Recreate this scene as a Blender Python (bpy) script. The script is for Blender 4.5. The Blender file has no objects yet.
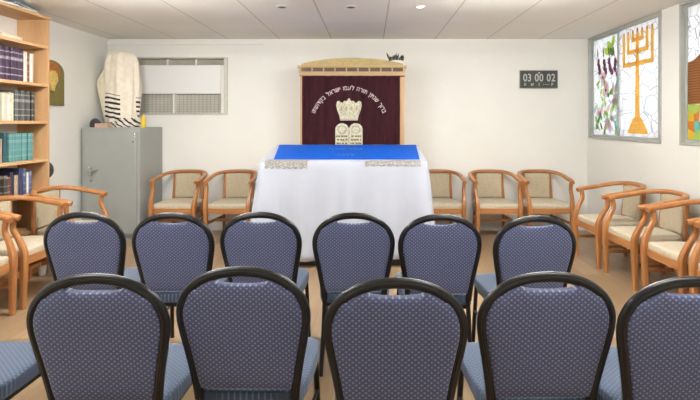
import bpy, bmesh, math, random
from mathutils import Vector, Matrix
random.seed(7)
R = math.radians
sc = bpy.context.scene
COL = sc.collection
PI = math.pi
EYE, F, VX, VY = 1.367, 470.0, 370.0, 122.0
XL, XR, YB, YF, H = -3.32, 2.75, 5.95, -2.2, 2.418

def PX(u, Y): return (u - VX) * Y / F
def PZ(v, Y): return EYE - (v - VY) * Y / F

# ------------------------------------------------------------------ materials
def lin(c):
    def f(v):
        v = v / 255.0
        return v / 12.92 if v <= 0.04045 else ((v + 0.055) / 1.055) ** 2.4
    return (f(c[0]), f(c[1]), f(c[2]), 1.0)

class NT:
    def __init__(s, name):
        s.m = bpy.data.materials.new(name); s.m.use_nodes = True
        s.t = s.m.node_tree; s.b = s.t.nodes['Principled BSDF']
        s.out = s.t.nodes['Material Output']
    def n(s, typ, **kw):
        nd = s.t.nodes.new(typ)
        for k, v in kw.items(): setattr(nd, k, v)
        return nd
    def l(s, a, b): s.t.links.new(a, b)
    def val(s, sock, v):
        if hasattr(v, 'is_linked') or isinstance(v, bpy.types.NodeSocket): s.l(v, sock)
        else: sock.default_value = v
    def math(s, op, a, b=0.0, c=0.0):
        nd = s.n('ShaderNodeMath', operation=op)
        s.val(nd.inputs[0], a); s.val(nd.inputs[1], b)
        if len(nd.inputs) > 2: s.val(nd.inputs[2], c)
        return nd.outputs[0]
    def mix(s, fac, a, b):
        nd = s.n('ShaderNodeMix', data_type='RGBA')
        s.val(nd.inputs[0], fac); s.val(nd.inputs[6], a); s.val(nd.inputs[7], b)
        return nd.outputs[2]
    def obj(s, scale=(1, 1, 1), rot=(0, 0, 0)):
        tc = s.n('ShaderNodeTexCoord'); mp = s.n('ShaderNodeMapping')
        mp.inputs['Scale'].default_value = scale; mp.inputs['Rotation'].default_value = rot
        s.l(tc.outputs['Object'], mp.inputs['Vector'])
        return mp.outputs[0]
    def xyz(s):
        tc = s.n('ShaderNodeTexCoord'); sp = s.n('ShaderNodeSeparateXYZ')
        s.l(tc.outputs['Object'], sp.inputs[0]); return sp.outputs
    def noise(s, vec, scale, detail=4, rough=.55):
        nd = s.n('ShaderNodeTexNoise'); nd.inputs['Scale'].default_value = scale
        nd.inputs['Detail'].default_value = detail; nd.inputs['Roughness'].default_value = rough
        s.l(vec, nd.inputs['Vector']); return nd.outputs[0]
    def ramp(s, fac, a, b):
        nd = s.n('ShaderNodeMapRange'); s.val(nd.inputs[0], fac)
        nd.inputs[1].default_value = a; nd.inputs[2].default_value = b
        return nd.outputs[0]
    def bump(s, h, strength=.2, dist=.01):
        nd = s.n('ShaderNodeBump'); nd.inputs['Strength'].default_value = strength
        nd.inputs['Distance'].default_value = dist
        s.l(h, nd.inputs['Height']); s.l(nd.outputs[0], s.b.inputs['Normal'])

def plain(name, c, rough=.6, metal=0.0, var=0.06, nscale=12, bump=0.0, spec=.5):
    k = NT(name)
    v = k.obj()
    nz = k.noise(v, nscale)
    c1 = lin(c); c2 = tuple(x * (1 - var * 2.2) for x in c1[:3]) + (1,)
    k.l(k.mix(k.ramp(nz, .35, .75), c1, c2), k.b.inputs['Base Color'])
    k.b.inputs['Roughness'].default_value = rough; k.b.inputs['Metallic'].default_value = metal
    k.b.inputs['Specular IOR Level'].default_value = spec
    if bump: k.bump(k.noise(v, nscale * 6), bump, .004)
    return k.m

def wood(name, a, b, axis=2, rough=.4, sc_=14):
    k = NT(name)
    s = [1.0, 1.0, 1.0]; s[axis] = .09
    v = k.obj(tuple(s))
    n1 = k.noise(v, sc_, 6, .6); n2 = k.noise(v, sc_ * 6, 3, .5)
    f = k.math('ADD', k.math('MULTIPLY', n1, .75), k.math('MULTIPLY', n2, .25))
    k.l(k.mix(k.ramp(f, .35, .65), lin(a), lin(b)), k.b.inputs['Base Color'])
    k.b.inputs['Roughness'].default_value = rough
    k.bump(n2, .06, .003)
    return k.m

def dotted(name, base, dark, dot, ax, ay, px, py):
    k = NT(name)
    o = k.xyz()
    cx = k.math('COSINE', k.math('MULTIPLY', o[ax], 2 * PI / px))
    cy = k.math('COSINE', k.math('MULTIPLY', o[ay], 2 * PI / py))
    pr = k.math('MULTIPLY', cx, cy)
    d = k.ramp(pr, .35, .95)
    dk = k.ramp(k.math('MULTIPLY', pr, -1.0), .3, .95)
    weave = k.noise(k.obj(), 350, 2)
    c = k.mix(k.ramp(weave, .3, .7), lin(base), lin(dark))
    c = k.mix(k.math('MULTIPLY', dk, .45), c, lin(dark))
    c = k.mix(k.math('MULTIPLY', d, .8), c, lin(dot))
    k.l(c, k.b.inputs['Base Color'])
    k.b.inputs['Roughness'].default_value = .85
    k.b.inputs['Sheen Weight'].default_value = .15
    k.bump(weave, .25, .002)
    return k.m

def glass(name, c, leads=0.0, leadcol=(120, 125, 130), lw=.012, pattern=None):
    k = NT(name)
    k.t.nodes.remove(k.b)
    tr = k.n('ShaderNodeBsdfTranslucent'); gl = k.n('ShaderNodeBsdfDiffuse')
    v = k.obj()
    nz = k.noise(v, 9, 3)
    sq = lambda cc: tuple(x ** .55 for x in lin(cc)[:3]) + (1,)
    col = k.mix(k.ramp(nz, .3, .7), sq(c), tuple(x * .93 for x in sq(c)[:3]) + (1,))
    if pattern:
        w = k.n('ShaderNodeTexWave'); w.inputs['Scale'].default_value = pattern[1]
        w.inputs['Distortion'].default_value = 2.5; w.bands_direction = 'Z'
        k.l(v, w.inputs['Vector'])
        col = k.mix(w.outputs['Fac'], col, sq(pattern[0]))
    if leads:
        vo = k.n('ShaderNodeTexVoronoi', feature='DISTANCE_TO_EDGE')
        vo.inputs['Scale'].default_value = leads
        mp = k.n('ShaderNodeMapping'); mp.inputs['Scale'].default_value = (0.0, 1, 1)
        tc = k.n('ShaderNodeTexCoord'); k.l(tc.outputs['Object'], mp.inputs[0]); k.l(mp.outputs[0], vo.inputs['Vector'])
        m = k.math('LESS_THAN', vo.outputs['Distance'], lw)
        col = k.mix(m, col, sq(leadcol))
    k.l(col, tr.inputs['Color']); k.l(col, gl.inputs['Color'])
    mx = k.n('ShaderNodeMixShader'); mx.inputs[0].default_value = .2
    k.l(tr.outputs[0], mx.inputs[1]); k.l(gl.outputs[0], mx.inputs[2])
    k.l(mx.outputs[0], k.out.inputs['Surface'])
    return k.m

M = {}
M['wall'] = plain('wall_paint', (228, 227, 221), .8, var=.012, nscale=3, bump=.05, spec=.2)
M['white'] = plain('white_paint', (232, 230, 224), .5, var=.02)
M['board'] = plain('white_board', (226, 227, 226), .5, var=.01, nscale=3)
M['alu'] = plain('aluminium_frame', (178, 180, 176), .4, .25, var=.04)
M['dull_alu'] = plain('dull_window_frame', (196, 194, 184), .55, .1, var=.05)
M['reveal_shade'] = plain('shaded_reveal_paint', (168, 163, 149), .7, var=.05)  # shade under the niche's top reveal, painted as a darker tone
M['locker'] = plain('grey_locker_paint', (156, 159, 154), .45, var=.03, nscale=5)
M['metal'] = plain('chrome', (190, 190, 188), .25, .9, var=.03)
M['black'] = plain('black_lacquer', (24, 24, 26), .3, var=.1, nscale=20)
M['darkwood'] = wood('dark_table_wood', (52, 40, 32), (34, 26, 22))
M['case'] = wood('beech_bookcase', (208, 168, 122), (190, 148, 104), 2, .5, 9)
M['caseshelf'] = wood('beech_shelf', (210, 170, 124), (192, 150, 106), 1, .5, 9)
M['chairwood'] = wood('cherry_chair_wood', (180, 124, 74), (148, 92, 50), 2, .35, 10)
M['railwood'] = wood('cherry_rail_wood', (184, 128, 78), (152, 96, 53), 0, .35, 10)
M['tubfabric'] = plain('beige_upholstery', (200, 188, 164), .9, var=.1, nscale=60, bump=.3)
M['tubpanel'] = plain('taupe_back_upholstery', (188, 174, 148), .9, var=.1, nscale=60, bump=.3)
M['arkwood'] = wood('pale_ark_wood', (188, 160, 114), (166, 136, 92), 0, .5, 8)
M['pediment'] = plain('gold_beige_pediment', (186, 164, 112), .8, var=.12, nscale=40, bump=.2)
M['dentil'] = plain('brown_frieze_inset', (92, 70, 48), .6, var=.15)
M['silver'] = plain('gold_silver_thread', (214, 208, 180), .45, .2, var=.25, nscale=70, bump=.5)
M['thread'] = plain('white_thread_letters', (214, 196, 190), .7, var=.1, nscale=80)
M['threaddark'] = plain('dark_thread', (110, 98, 72), .8, var=.1)
M['blueletters'] = plain('pale_blue_stitching', (46, 110, 202), .7, var=.05)
M['cloth'] = plain('white_tablecloth', (178, 182, 193), .85, var=.015, nscale=6, bump=.06, spec=.2)
M['blue'] = plain('royal_blue_velvet', (6, 84, 190), .7, var=.08, nscale=14, spec=.2)
M['sign'] = plain('charcoal_plaque', (66, 68, 64), .4, var=.08)
M['signtext'] = plain('grey_lettering', (186, 190, 190), .4, var=.05)
M['cream'] = plain('cream_wool', (232, 220, 196), .9, var=.05, nscale=20, bump=.2)
M['green'] = plain('dark_green_foliage', (66, 72, 52), .7, var=.25, nscale=40)
M['olive'] = plain('olive_felt', (126, 116, 62), .9, var=.12, nscale=40, bump=.2)
M['amber'] = plain('amber_patch', (176, 104, 44), .6, var=.2, nscale=30)
M['gold'] = plain('gold_thread', (226, 194, 110), .5, .15, var=.15, nscale=40)
M['pouch'] = plain('dark_grey_pouch', (58, 54, 62), .7, var=.15, nscale=30)
M['mauve'] = plain('mauve_strap', (120, 70, 86), .8)
M['yellow'] = plain('yellow_plastic', (218, 186, 60), .45, var=.04)
M['pink'] = plain('pinkish_cardboard', (196, 164, 140), .7, var=.08)
M['spot'] = plain('spotlight_rim', (206, 203, 196), .4, var=.03)
M['spotdark'] = plain('spotlight_recess', (92, 86, 80), .6)
M['cord'] = plain('white_cord', (206, 202, 194), .6)
M['seatblue'] = dotted('blue_seat_fabric', (66, 80, 102), (48, 61, 82), (104, 118, 138), 0, 1, .021, .019)
M['backblue'] = dotted('blue_violet_back_fabric', (94, 102, 138), (63, 69, 101), (162, 168, 192), 0, 2, .0205, .018)

def emis(name, c, s):
    k = NT(name); k.b.inputs['Base Color'].default_value = lin(c)
    k.b.inputs['Emission Color'].default_value = lin(c); k.b.inputs['Emission Strength'].default_value = s
    return k.m
M['lamp'] = emis('lit_fluorescent_tube', (252, 252, 250), 130.0)
M['spotlit'] = emis('lit_spot_lens', (255, 250, 240), 1.6)

# ceiling with panel seams
k = NT('ceiling_panels')
o = k.xyz()
def seam(co, per, off, w):
    f = k.math('FRACT', k.math('DIVIDE', k.math('ADD', co, off), per))
    d = k.math('MULTIPLY', k.math('MINIMUM', f, k.math('SUBTRACT', 1.0, f)), per)
    return k.math('LESS_THAN', d, w)
s1 = seam(o[0], .655, .488 + .655 * 8, .006); s2 = seam(o[1], 1.31, .25, .004)
f = k.math('MAXIMUM', s1, k.math('MULTIPLY', s2, .35))
nz = k.noise(k.obj(), 1.3, 4)
c = k.mix(k.ramp(nz, .35, .75), lin((236, 234, 229)), lin((230, 227, 220)))
k.l(k.mix(k.math('MULTIPLY', f, .55), c, lin((150, 143, 130))), k.b.inputs['Base Color'])
k.b.inputs['Roughness'].default_value = .75; k.b.inputs['Specular IOR Level'].default_value = .2
k.bump(k.math('SUBTRACT', 1.0, f), .4, .003)
M['ceiling'] = k.m

# floor planks along Y
k = NT('laminate_floor')
br = k.n('ShaderNodeTexBrick'); br.offset = .37
k.l(k.obj((1, 1, 1), (0, 0, R(90))), br.inputs['Vector'])
br.inputs['Scale'].default_value = 1.0; br.inputs['Brick Width'].default_value = 1.25
br.inputs['Row Height'].default_value = .19; br.inputs['Mortar Size'].default_value = .002
br.inputs['Color1'].default_value = lin((166, 141, 110)); br.inputs['Color2'].default_value = lin((145, 120, 91))
br.inputs['Mortar'].default_value = lin((130, 104, 78))
g = k.noise(k.obj((1, .06, 1)), 38, 6, .65)
col = k.mix(k.math('MULTIPLY', k.ramp(g, .4, .7), .4), br.outputs['Color'], lin((116, 92, 68)))
k.l(col, k.b.inputs['Base Color']); k.b.inputs['Roughness'].default_value = .38
M['floor'] = k.m

# velvet curtain
k = NT('maroon_velvet')
nz = k.noise(k.obj((1, 1, .4)), 16, 4)
k.l(k.mix(k.ramp(nz, .3, .75), lin((56, 19, 26)), lin((40, 13, 19))), k.b.inputs['Base Color'])
k.b.inputs['Roughness'].default_value = .8; k.b.inputs['Sheen Weight'].default_value = .04
k.b.inputs['Specular IOR Level'].default_value = .15
M['velvet'] = k.m

# cream prayer shawl with black stripes (bands fixed to the cloth)
k = NT('striped_wool_shawl')
o = k.xyz()
zz = k.math('ADD', o[2], k.math('ADD', k.math('MULTIPLY', o[0], .16), k.math('MULTIPLY', k.noise(k.obj(), 9, 2), .03)))
fr = k.math('FRACT', k.math('DIVIDE', zz, .056))
st = k.math('LESS_THAN', fr, .42)
rng = k.math('MULTIPLY', k.math('LESS_THAN', zz, .40), k.math('GREATER_THAN', zz, .085))
xr = k.math('MULTIPLY', k.math('LESS_THAN', o[0], .055), k.math('GREATER_THAN', o[0], -.17))
xr2 = k.math('GREATER_THAN', o[0], .19)
mk = k.math('MULTIPLY', k.math('MULTIPLY', st, rng), k.math('MAXIMUM', xr, xr2))
nz = k.noise(k.obj(), 20, 3)
c = k.mix(k.ramp(nz, .3, .7), lin((240, 233, 218)), lin((230, 219, 198)))
k.l(k.mix(mk, c, lin((34, 34, 42))), k.b.inputs['Base Color']); k.b.inputs['Roughness'].default_value = .9
M['shawl'] = k.m
k = NT('striped_fringe_wool')
o = k.xyz()
fr = k.math('FRACT', k.math('DIVIDE', k.math('ADD', o[0], k.math('MULTIPLY', o[2], 1.4)), .075))
nz = k.noise(k.obj(), 20, 3)
k.l(k.mix(k.math('LESS_THAN', k.math('ADD', fr, k.math('MULTIPLY', nz, .3)), .5), lin((224, 216, 202)), lin((40, 40, 48))), k.b.inputs['Base Color'])
k.b.inputs['Roughness'].default_value = .9
M['fringe'] = k.m

# silver lace
k = NT('silver_embroidery')
vo = k.n('ShaderNodeTexVoronoi'); vo.inputs['Scale'].default_value = 55; k.l(k.obj(), vo.inputs['Vector'])
k.l(k.mix(k.ramp(vo.outputs['Distance'], .1, .6), lin((182, 180, 176)), lin((138, 135, 130))), k.b.inputs['Base Color'])
k.b.inputs['Roughness'].default_value = .5; k.b.inputs['Metallic'].default_value = .15
M['lace'] = k.m

# window insect screen
k = NT('louvre_screen')
o = k.xyz()
a = k.math('LESS_THAN', k.math('FRACT', k.math('DIVIDE', o[2], .022)), .45)
b = k.math('LESS_THAN', k.math('FRACT', k.math('DIVIDE', o[0], .05)), .25)
nz = k.noise(k.obj(), 5, 3)
c = k.mix(k.ramp(nz, .35, .7), lin((196, 192, 181)), lin((214, 211, 202)))
k.l(k.mix(k.math('MULTIPLY', k.math('MAXIMUM', a, b), .5), c, lin((128, 122, 108))), k.b.inputs['Base Color'])
k.b.inputs['Roughness'].default_value = .7
M['screen'] = k.m

def book_mat(name, c, band=None, h=.26):
    k = NT(name)
    o = k.xyz()
    nz = k.noise(k.obj((1, 1, .3)), 40, 3)
    col = k.mix(k.ramp(nz, .35, .7), lin(c), tuple(x * .72 for x in lin(c)[:3]) + (1,))
    if band:
        m = None
        for (z0, z1) in ((.16, .2), (.36, .40), (.62, .72), (.84, .88)):
            t = k.math('MULTIPLY', k.math('GREATER_THAN', o[2], z0 * h), k.math('LESS_THAN', o[2], z1 * h))
            m = t if m is None else k.math('MAXIMUM', m, t)
        m = k.math('MULTIPLY', m, k.ramp(k.noise(k.obj(), 120, 2), .42, .55))
        col = k.mix(k.math('MULTIPLY', m, .8), col, lin(band))
    k.l(col, k.b.inputs['Base Color']); k.b.inputs['Roughness'].default_value = .5
    return k.m
BK = {
 'purple': book_mat('purple_binding', (66, 46, 70), (190, 184, 190), .28),
 'white': book_mat('white_binding', (226, 218, 206)), 'brown': book_mat('brown_binding', (124, 78, 58), (200, 170, 140)),
 'pale': book_mat('pale_green_binding', (208, 212, 190)), 'pinkish': book_mat('pinkish_binding', (216, 190, 180)),
 'cream': book_mat('cream_binding', (222, 208, 176), (170, 140, 100)),
 'black': book_mat('black_binding', (62, 62, 62), (170, 165, 150)), 'slate': book_mat('slate_binding', (88, 90, 88), (176, 172, 160)),
 'teal': book_mat('teal_binding', (96, 146, 146), (134, 172, 168)), 'darkteal': book_mat('dark_teal_binding', (44, 86, 94)),
 'navy': book_mat('navy_binding', (52, 58, 88)), 'blue': book_mat('blue_binding', (92, 104, 150), (170, 176, 200)),
 'tan': book_mat('tan_binding', (178, 156, 132)), 'skyblue': book_mat('sky_blue_binding', (120, 150, 190)),
 'leaf': book_mat('green_binding', (110, 150, 120)),
}

# ------------------------------------------------------------------ mesh helpers
def setp(o, label=None, cat=None, group=None, kind=None):
    if label: o['label'] = label
    if cat: o['category'] = cat
    if group: o['group'] = group
    if kind: o['kind'] = kind
    return o

def link(name, bm, mats, parent=None, smooth=True, loc=None):
    bmesh.ops.recalc_face_normals(bm, faces=bm.faces)
    me = bpy.data.meshes.new(name); bm.to_mesh(me); bm.free()
    if not isinstance(mats, (list, tuple)): mats = [mats]
    for m in mats: me.materials.append(m)
    if smooth:
        me.shade_smooth()
        me.set_sharp_from_angle(angle=R(38))
    o = bpy.data.objects.new(name, me); COL.objects.link(o)
    if parent: o.parent = parent
    if loc: o.location = loc
    return o

def empty(name, loc, rz, label, cat, group=None):
    o = bpy.data.objects.new(name, None); COL.objects.link(o)
    o.location = loc; o.rotation_euler = (0, 0, rz); o.empty_display_size = .1
    return setp(o, label, cat, group)

def children(o): return [c for c in bpy.data.objects if c.parent == o]
def copy_tree(o, parent=None):
    c = o.copy(); COL.objects.link(c)
    if parent: c.parent = parent
    for ch in children(o): copy_tree(ch, c)
    return c

def box(bm, x0, x1, y0, y1, z0, z1, bev=0.0, mi=0):
    r = bmesh.ops.create_cube(bm, size=1.0)
    vs = r['verts']
    for v in vs:
        v.co = Vector(((x0 + x1) / 2 + v.co.x * (x1 - x0), (y0 + y1) / 2 + v.co.y * (y1 - y0), (z0 + z1) / 2 + v.co.z * (z1 - z0)))
    fs = {f for v in vs for f in v.link_faces}
    for f in fs: f.material_index = mi
    if bev:
        es = {e for v in vs for e in v.link_edges}
        bmesh.ops.bevel(bm, geom=list(es), offset=bev, segments=2, profile=.5, affect='EDGES')
    return vs

def bx(*a, **k):
    bm = bmesh.new(); box(bm, *a, **k); return bm

def spline(pts, n):
    """Catmull-Rom through points"""
    pts = [Vector(p) for p in pts]
    P = [pts[0] * 2 - pts[1]] + pts + [pts[-1] * 2 - pts[-2]]
    out = []
    segs = len(pts) - 1
    for i in range(segs):
        a, b, c, d = P[i:i + 4]
        for j in range(n):
            t = j / n
            out.append(.5 * ((2 * b) + (c - a) * t + (2 * a - 5 * b + 4 * c - d) * t * t + (3 * b - a - 3 * c + d) * t ** 3))
    out.append(pts[-1])
    return out

def tube(bm, path, ra, rb=None, up=Vector((0, 0, 1)), seg=10, closed=False, sq=1.0, taper=None, mi=0):
    """sweep a superelliptic section: ra across (normal to up), rb along up"""
    rb = rb or ra
    n = len(path); rings = []
    for i, p in enumerate(path):
        a = path[(i - 1) % n] if (closed or i > 0) else path[0]
        b = path[(i + 1) % n] if (closed or i < n - 1) else path[-1]
        t = (Vector(b) - Vector(a)).normalized()
        s = t.cross(up)
        if s.length < 1e-4: s = t.cross(Vector((0, 1, 0)))
        s.normalize(); u = s.cross(t).normalized()
        k_ = taper[i] if taper else 1.0
        ring = []
        for j in range(seg):
            th = 2 * PI * (j + .5) / seg
            c, d = math.cos(th), math.sin(th)
            c = math.copysign(abs(c) ** sq, c); d = math.copysign(abs(d) ** sq, d)
            ring.append(bm.verts.new(Vector(p) + s * c * ra * k_ + u * d * rb * k_))
        rings.append(ring)
    m = n if closed else n - 1
    for i in range(m):
        A, B = rings[i], rings[(i + 1) % n]
        for j in range(seg):
            f = bm.faces.new((A[j], A[(j + 1) % seg], B[(j + 1) % seg], B[j])); f.material_index = mi
    if not closed:
        bm.faces.new(list(reversed(rings[0]))).material_index = mi
        bm.faces.new(rings[-1]).material_index = mi

def prism(bm, pts, fn, d0, d1, mi=0):
    """pts 2D outline, fn(a,b,d)->Vector, extruded between depths"""
    A = [bm.verts.new(fn(a, b, d0)) for a, b in pts]; B = [bm.verts.new(fn(a, b, d1)) for a, b in pts]
    n = len(pts)
    bm.faces.new(A).material_index = mi; bm.faces.new(list(reversed(B))).material_index = mi
    for i in range(n):
        bm.faces.new((A[i], B[i], B[(i + 1) % n], A[(i + 1) % n])).material_index = mi

def puff(bm, pts, fn, half, edge, mi=0):
    """upholstered pad from a star-shaped outline: both faces bulge from edge to half thickness"""
    n = len(pts)
    cx = sum(p[0] for p in pts) / n; cy = sum(p[1] for p in pts) / n
    prof = [(1.0, edge), (.985, edge + (half - edge) * .45), (.95, edge + (half - edge) * .72), (.86, edge + (half - edge) * .9), (.6, half), (.3, half)]
    prev = {}
    first = {}
    for sgn in (1, -1):
        last = None
        for q, (s, h) in enumerate(prof):
            ring = [bm.verts.new(fn(cx + (a - cx) * s, cy + (b - cy) * s, sgn * h)) for a, b in pts]
            if last is None: first[sgn] = ring
            else:
                for i in range(n):
                    bm.faces.new((last[i], last[(i + 1) % n], ring[(i + 1) % n], ring[i])).material_index = mi
            last = ring
        cv = bm.verts.new(fn(cx, cy, sgn * half))
        for i in range(n): bm.faces.new((last[i], last[(i + 1) % n], cv)).material_index = mi
    A, B = first[1], first[-1]
    for i in range(n): bm.faces.new((A[i], A[(i + 1) % n], B[(i + 1) % n], B[i])).material_index = mi

def lathe(bm, prof, cx=0, cy=0, seg=20, mi=0):
    rings = []
    for r, z in prof:
        rings.append([bm.verts.new((cx + r * math.cos(2 * PI * j / seg), cy + r * math.sin(2 * PI * j / seg), z)) for j in range(seg)])
    for A, B in zip(rings, rings[1:]):
        for j in range(seg): bm.faces.new((A[j], A[(j + 1) % seg], B[(j + 1) % seg], B[j])).material_index = mi
    bm.faces.new(list(reversed(rings[0]))).material_index = mi; bm.faces.new(rings[-1]).material_index = mi

def rrect(w, h, r, n=6):
    """rounded rectangle outline centred on 0"""
    out = []
    for cx, cy, a0 in ((w / 2 - r, h / 2 - r, 0), (-w / 2 + r, h / 2 - r, 90), (-w / 2 + r, -h / 2 + r, 180), (w / 2 - r, -h / 2 + r, 270)):
        for i in range(n + 1):
            a = R(a0 + 90 * i / n); out.append((cx + r * math.cos(a), cy + r * math.sin(a)))
    return out

def glyph_mesh(ch, size):
    cu = bpy.data.curves.new('glyph', 'FONT'); cu.body = ch; cu.size = size
    cu.align_x = 'CENTER'; cu.resolution_u = 3; cu.extrude = 0; cu.offset = size * .012
    ob = bpy.data.objects.new('glyph', cu); COL.objects.link(ob)
    dg = bpy.context.evaluated_depsgraph_get(); dg.update()
    me = bpy.data.meshes.new_from_object(ob.evaluated_get(dg))
    polys = [[(me.vertices[i].co.x, me.vertices[i].co.y) for i in p.vertices] for p in me.polygons]
    xs = [v.co.x for v in me.vertices] or [0]
    bpy.data.objects.remove(ob); bpy.data.curves.remove(cu); bpy.data.meshes.remove(me)
    return polys, max(xs) - min(xs), (max(xs) + min(xs)) / 2
_gc = {}
def add_glyph(bm, ch, size, fn, d0, d1, mi=0):
    if (ch, size) not in _gc: _gc[(ch, size)] = glyph_mesh(ch, size)
    polys, w, c = _gc[(ch, size)]
    vm = {}
    def gv(a, b, d):
        key = (round(a, 6), round(b, 6), d)
        if key not in vm: vm[key] = bm.verts.new(fn(a - c, b, d))
        return vm[key]
    ecount = {}
    for p in polys:
        try:
            bm.faces.new([gv(a, b, d0) for a, b in p]).material_index = mi
        except ValueError: pass
        m = len(p)
        for i in range(m):
            ka = (round(p[i][0], 6), round(p[i][1], 6)); kb = (round(p[(i + 1) % m][0], 6), round(p[(i + 1) % m][1], 6))
            ecount.setdefault(frozenset((ka, kb)), []).append((p[i], p[(i + 1) % m]))
    for kx, lst in ecount.items():
        if len(lst) == 1 and len(kx) == 2:
            a, b = lst[0]
            try: bm.faces.new((gv(*a, d0), gv(*b, d0), gv(*b, d1), gv(*a, d1))).material_index = mi
            except ValueError: pass
    return w

# ------------------------------------------------------------------ room shell
def struct(name, bm, mats, parent=None, smooth=False):
    o = link(name, bm, mats, parent, smooth)
    if not parent: o['kind'] = 'structure'
    return o
T = .2
struct('floor', bx(XL - T, XR + T, YF - T, YB + T, -.15, 0), M['floor'])
struct('ceiling', bx(XL - T, XR + T, YF - T, YB + T, H, H + .15), M['ceiling'])
struct('wall_left', bx(XL - T, XL, YF - T, YB + T, 0, H), M['wall'])
struct('wall_front', bx(XL, XR, YF - T, YF, 0, H), M['wall'])
# back wall with the window niche
WX0, WX1, WZ0, WZ1 = (133 - VX) / 79, (228 - VX) / 79, 1.455, 2.19
bm = bmesh.new()
box(bm, XL, WX0, YB, YB + T, 0, H); box(bm, WX1, XR + T, YB, YB + T, 0, H)
box(bm, WX0, WX1, YB, YB + T, 0, WZ0); box(bm, WX0, WX1, YB, YB + T, WZ1, H)
box(bm, WX0, WX1, YB + .13, YB + T, WZ0, WZ1)
struct('wall_back', bm, M['wall'])
# right wall with two window openings
SZ = 1.165; W1 = (4.43, 5.90); W2 = (2.72, 4.165)
bm = bmesh.new()
box(bm, XR, XR + T, YF - T, YB, 0, SZ)
for a, b in ((YF - T, W2[0]), (W2[1], W1[0]), (W1[1], YB)): box(bm, XR, XR + T, a, b, SZ, H)
struct('wall_right', bm, M['wall'])
struct('baseboard_back', bx(XL + .02, XR - .02, YB - .015, YB, 0, .07), M['white'])
struct('baseboard_right', bx(XR - .015, XR, YF, YB - .015, 0, .07), M['white'])
struct('baseboard_left', bx(XL, XL + .015, YF, YB - .015, 0, .07), M['white'])
struct('trim_1', bx(XL, -1.35, YB - .025, YB, H - .075, H - .045, bev=.004), M['wall'])

# back window (half closed shutter over two screens)
wf = bmesh.new(); y0, y1 = YB - .012, YB + .10
e = .028
box(wf, WX0, WX1, y0, y1, WZ0, WZ0 + e, .003); box(wf, WX0, WX1, y0, y1, WZ1 - .02, WZ1, .003)
box(wf, WX0, WX0 + .05, y0, y1, WZ0 + e, WZ1 - .02, .003); box(wf, WX1 - .05, WX1, y0, y1, WZ0 + e, WZ1 - .02, .003)
win = struct('window_1', wf, M['dull_alu'])
ix0, ix1 = WX0 + .05, WX1 - .05
hb = bx(ix0, ix1, YB + .085, YB + .125, WZ1 - .10, WZ1 - .02)
link('shaded_top_reveal', hb, M['reveal_shade'], win, False)  # strip at the niche head, reveal shadow put into its colour
bm = bmesh.new()
for q in (1 / 3, 2 / 3): box(bm, ix0 + (ix1 - ix0) * q - .012, ix0 + (ix1 - ix0) * q + .012, YB + .04, YB + .085, WZ1 - .10, WZ1 - .02, .003)
link('reveal_bracket', bm, M['board'], win, False)
link('shutter_board', bx(ix0, ix1 - .05, YB + .02, YB + .10, 1.725, WZ1 - .10, bev=.006), M['board'], win, False)
link('side_reveal', bx(ix1 - .05, ix1, YB + .03, YB + .10, WZ0 + e, WZ1 - .10, bev=.004), M['white'], win, False)
mid = ix0 + (ix1 - .05 - ix0) * .43
link('mullion', bx(mid - .013, mid + .013, YB + .03, YB + .10, WZ0 + e, 1.725, bev=.004), M['white'], win, False)
for a, b in ((ix0, mid - .013), (mid + .013, ix1 - .05)):
    s_ = bmesh.new(); box(s_, a, b, YB + .085, YB + .10, WZ0 + e, 1.725)
    zc = WZ0 + e + .012
    while zc < 1.715:
        vs = box(s_, a + .01, b - .01, YB + .068, YB + .086, zc - .003, zc + .003); zc += .022
    link('louvre_screen', s_, M['screen'], win, False)

# stained glass windows in the right wall
G = {
 'white': glass('white_leaded_glass', (250, 250, 252), 8.0, (160, 168, 176), .022),
 'clearwhite': glass('white_cracked_glass', (250, 250, 250), 11.0, (130, 130, 136), .02),
 'orange': glass('orange_glass', (255, 196, 84), 14.0, (236, 168, 70), .03),
 'lgreen': glass('lime_glass', (188, 214, 96)), 'green': glass('green_glass', (104, 158, 84)),
 'pgreen': glass('pale_green_glass', (198, 228, 190)), 'pink': glass('pale_pink_glass', (236, 200, 206)),
 'grape': glass('grape_purple_glass', (150, 92, 122)), 'wine': glass('wine_glass', (126, 84, 100)),
 'sky': glass('pale_blue_glass', (190, 216, 236)), 'teal': glass('turquoise_glass', (98, 204, 196)),
 'yellow': glass('yellow_glass', (244, 206, 62)), 'amber': glass('amber_glass', (226, 132, 48)),
 'brown': glass('brown_streaked_glass', (170, 106, 56), pattern=((112, 66, 34), 14)),
 'plum': glass('plum_glass', (150, 88, 110)), 'lead': plain('lead_came', (110, 112, 112), .6),
}
def frame_rect(bm, y0, y1, z0, z1, w, x0, x1):
    box(bm, x0, x1, y0, y1, z0, z0 + w, .003); box(bm, x0, x1, y0, y1, z1 - w, z1, .003)
    box(bm, x0, x1, y0, y0 + w, z0 + w, z1 - w, .003); box(bm, x0, x1, y1 - w, y1, z0 + w, z1 - w, .003)
def win_right(n, ya, yb, split):
    f_ = bmesh.new(); frame_rect(f_, ya, yb, SZ, H - .002, .022, XR - .012, XR + .12)
    w = struct('window_%d' % n, f_, M['alu'])
    sashes = []
    for q, (a, b) in enumerate(((ya + .022, split + .018), (split - .018, yb - .022))):
        xo = XR - .006 + q * .032
        sb = bmesh.new(); frame_rect(sb, a, b, SZ + .022, H - .024, .026, xo, xo + .03)
        sashes.append((link('sash', sb, M['alu'], w, False), a + .026, b - .026, xo + .01, xo + .018))
    return w, sashes
gz0, gz1 = SZ + .048, H - .05
mats_g = list(G.values()); gi = {kk: i for i, kk in enumerate(G)}
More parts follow.
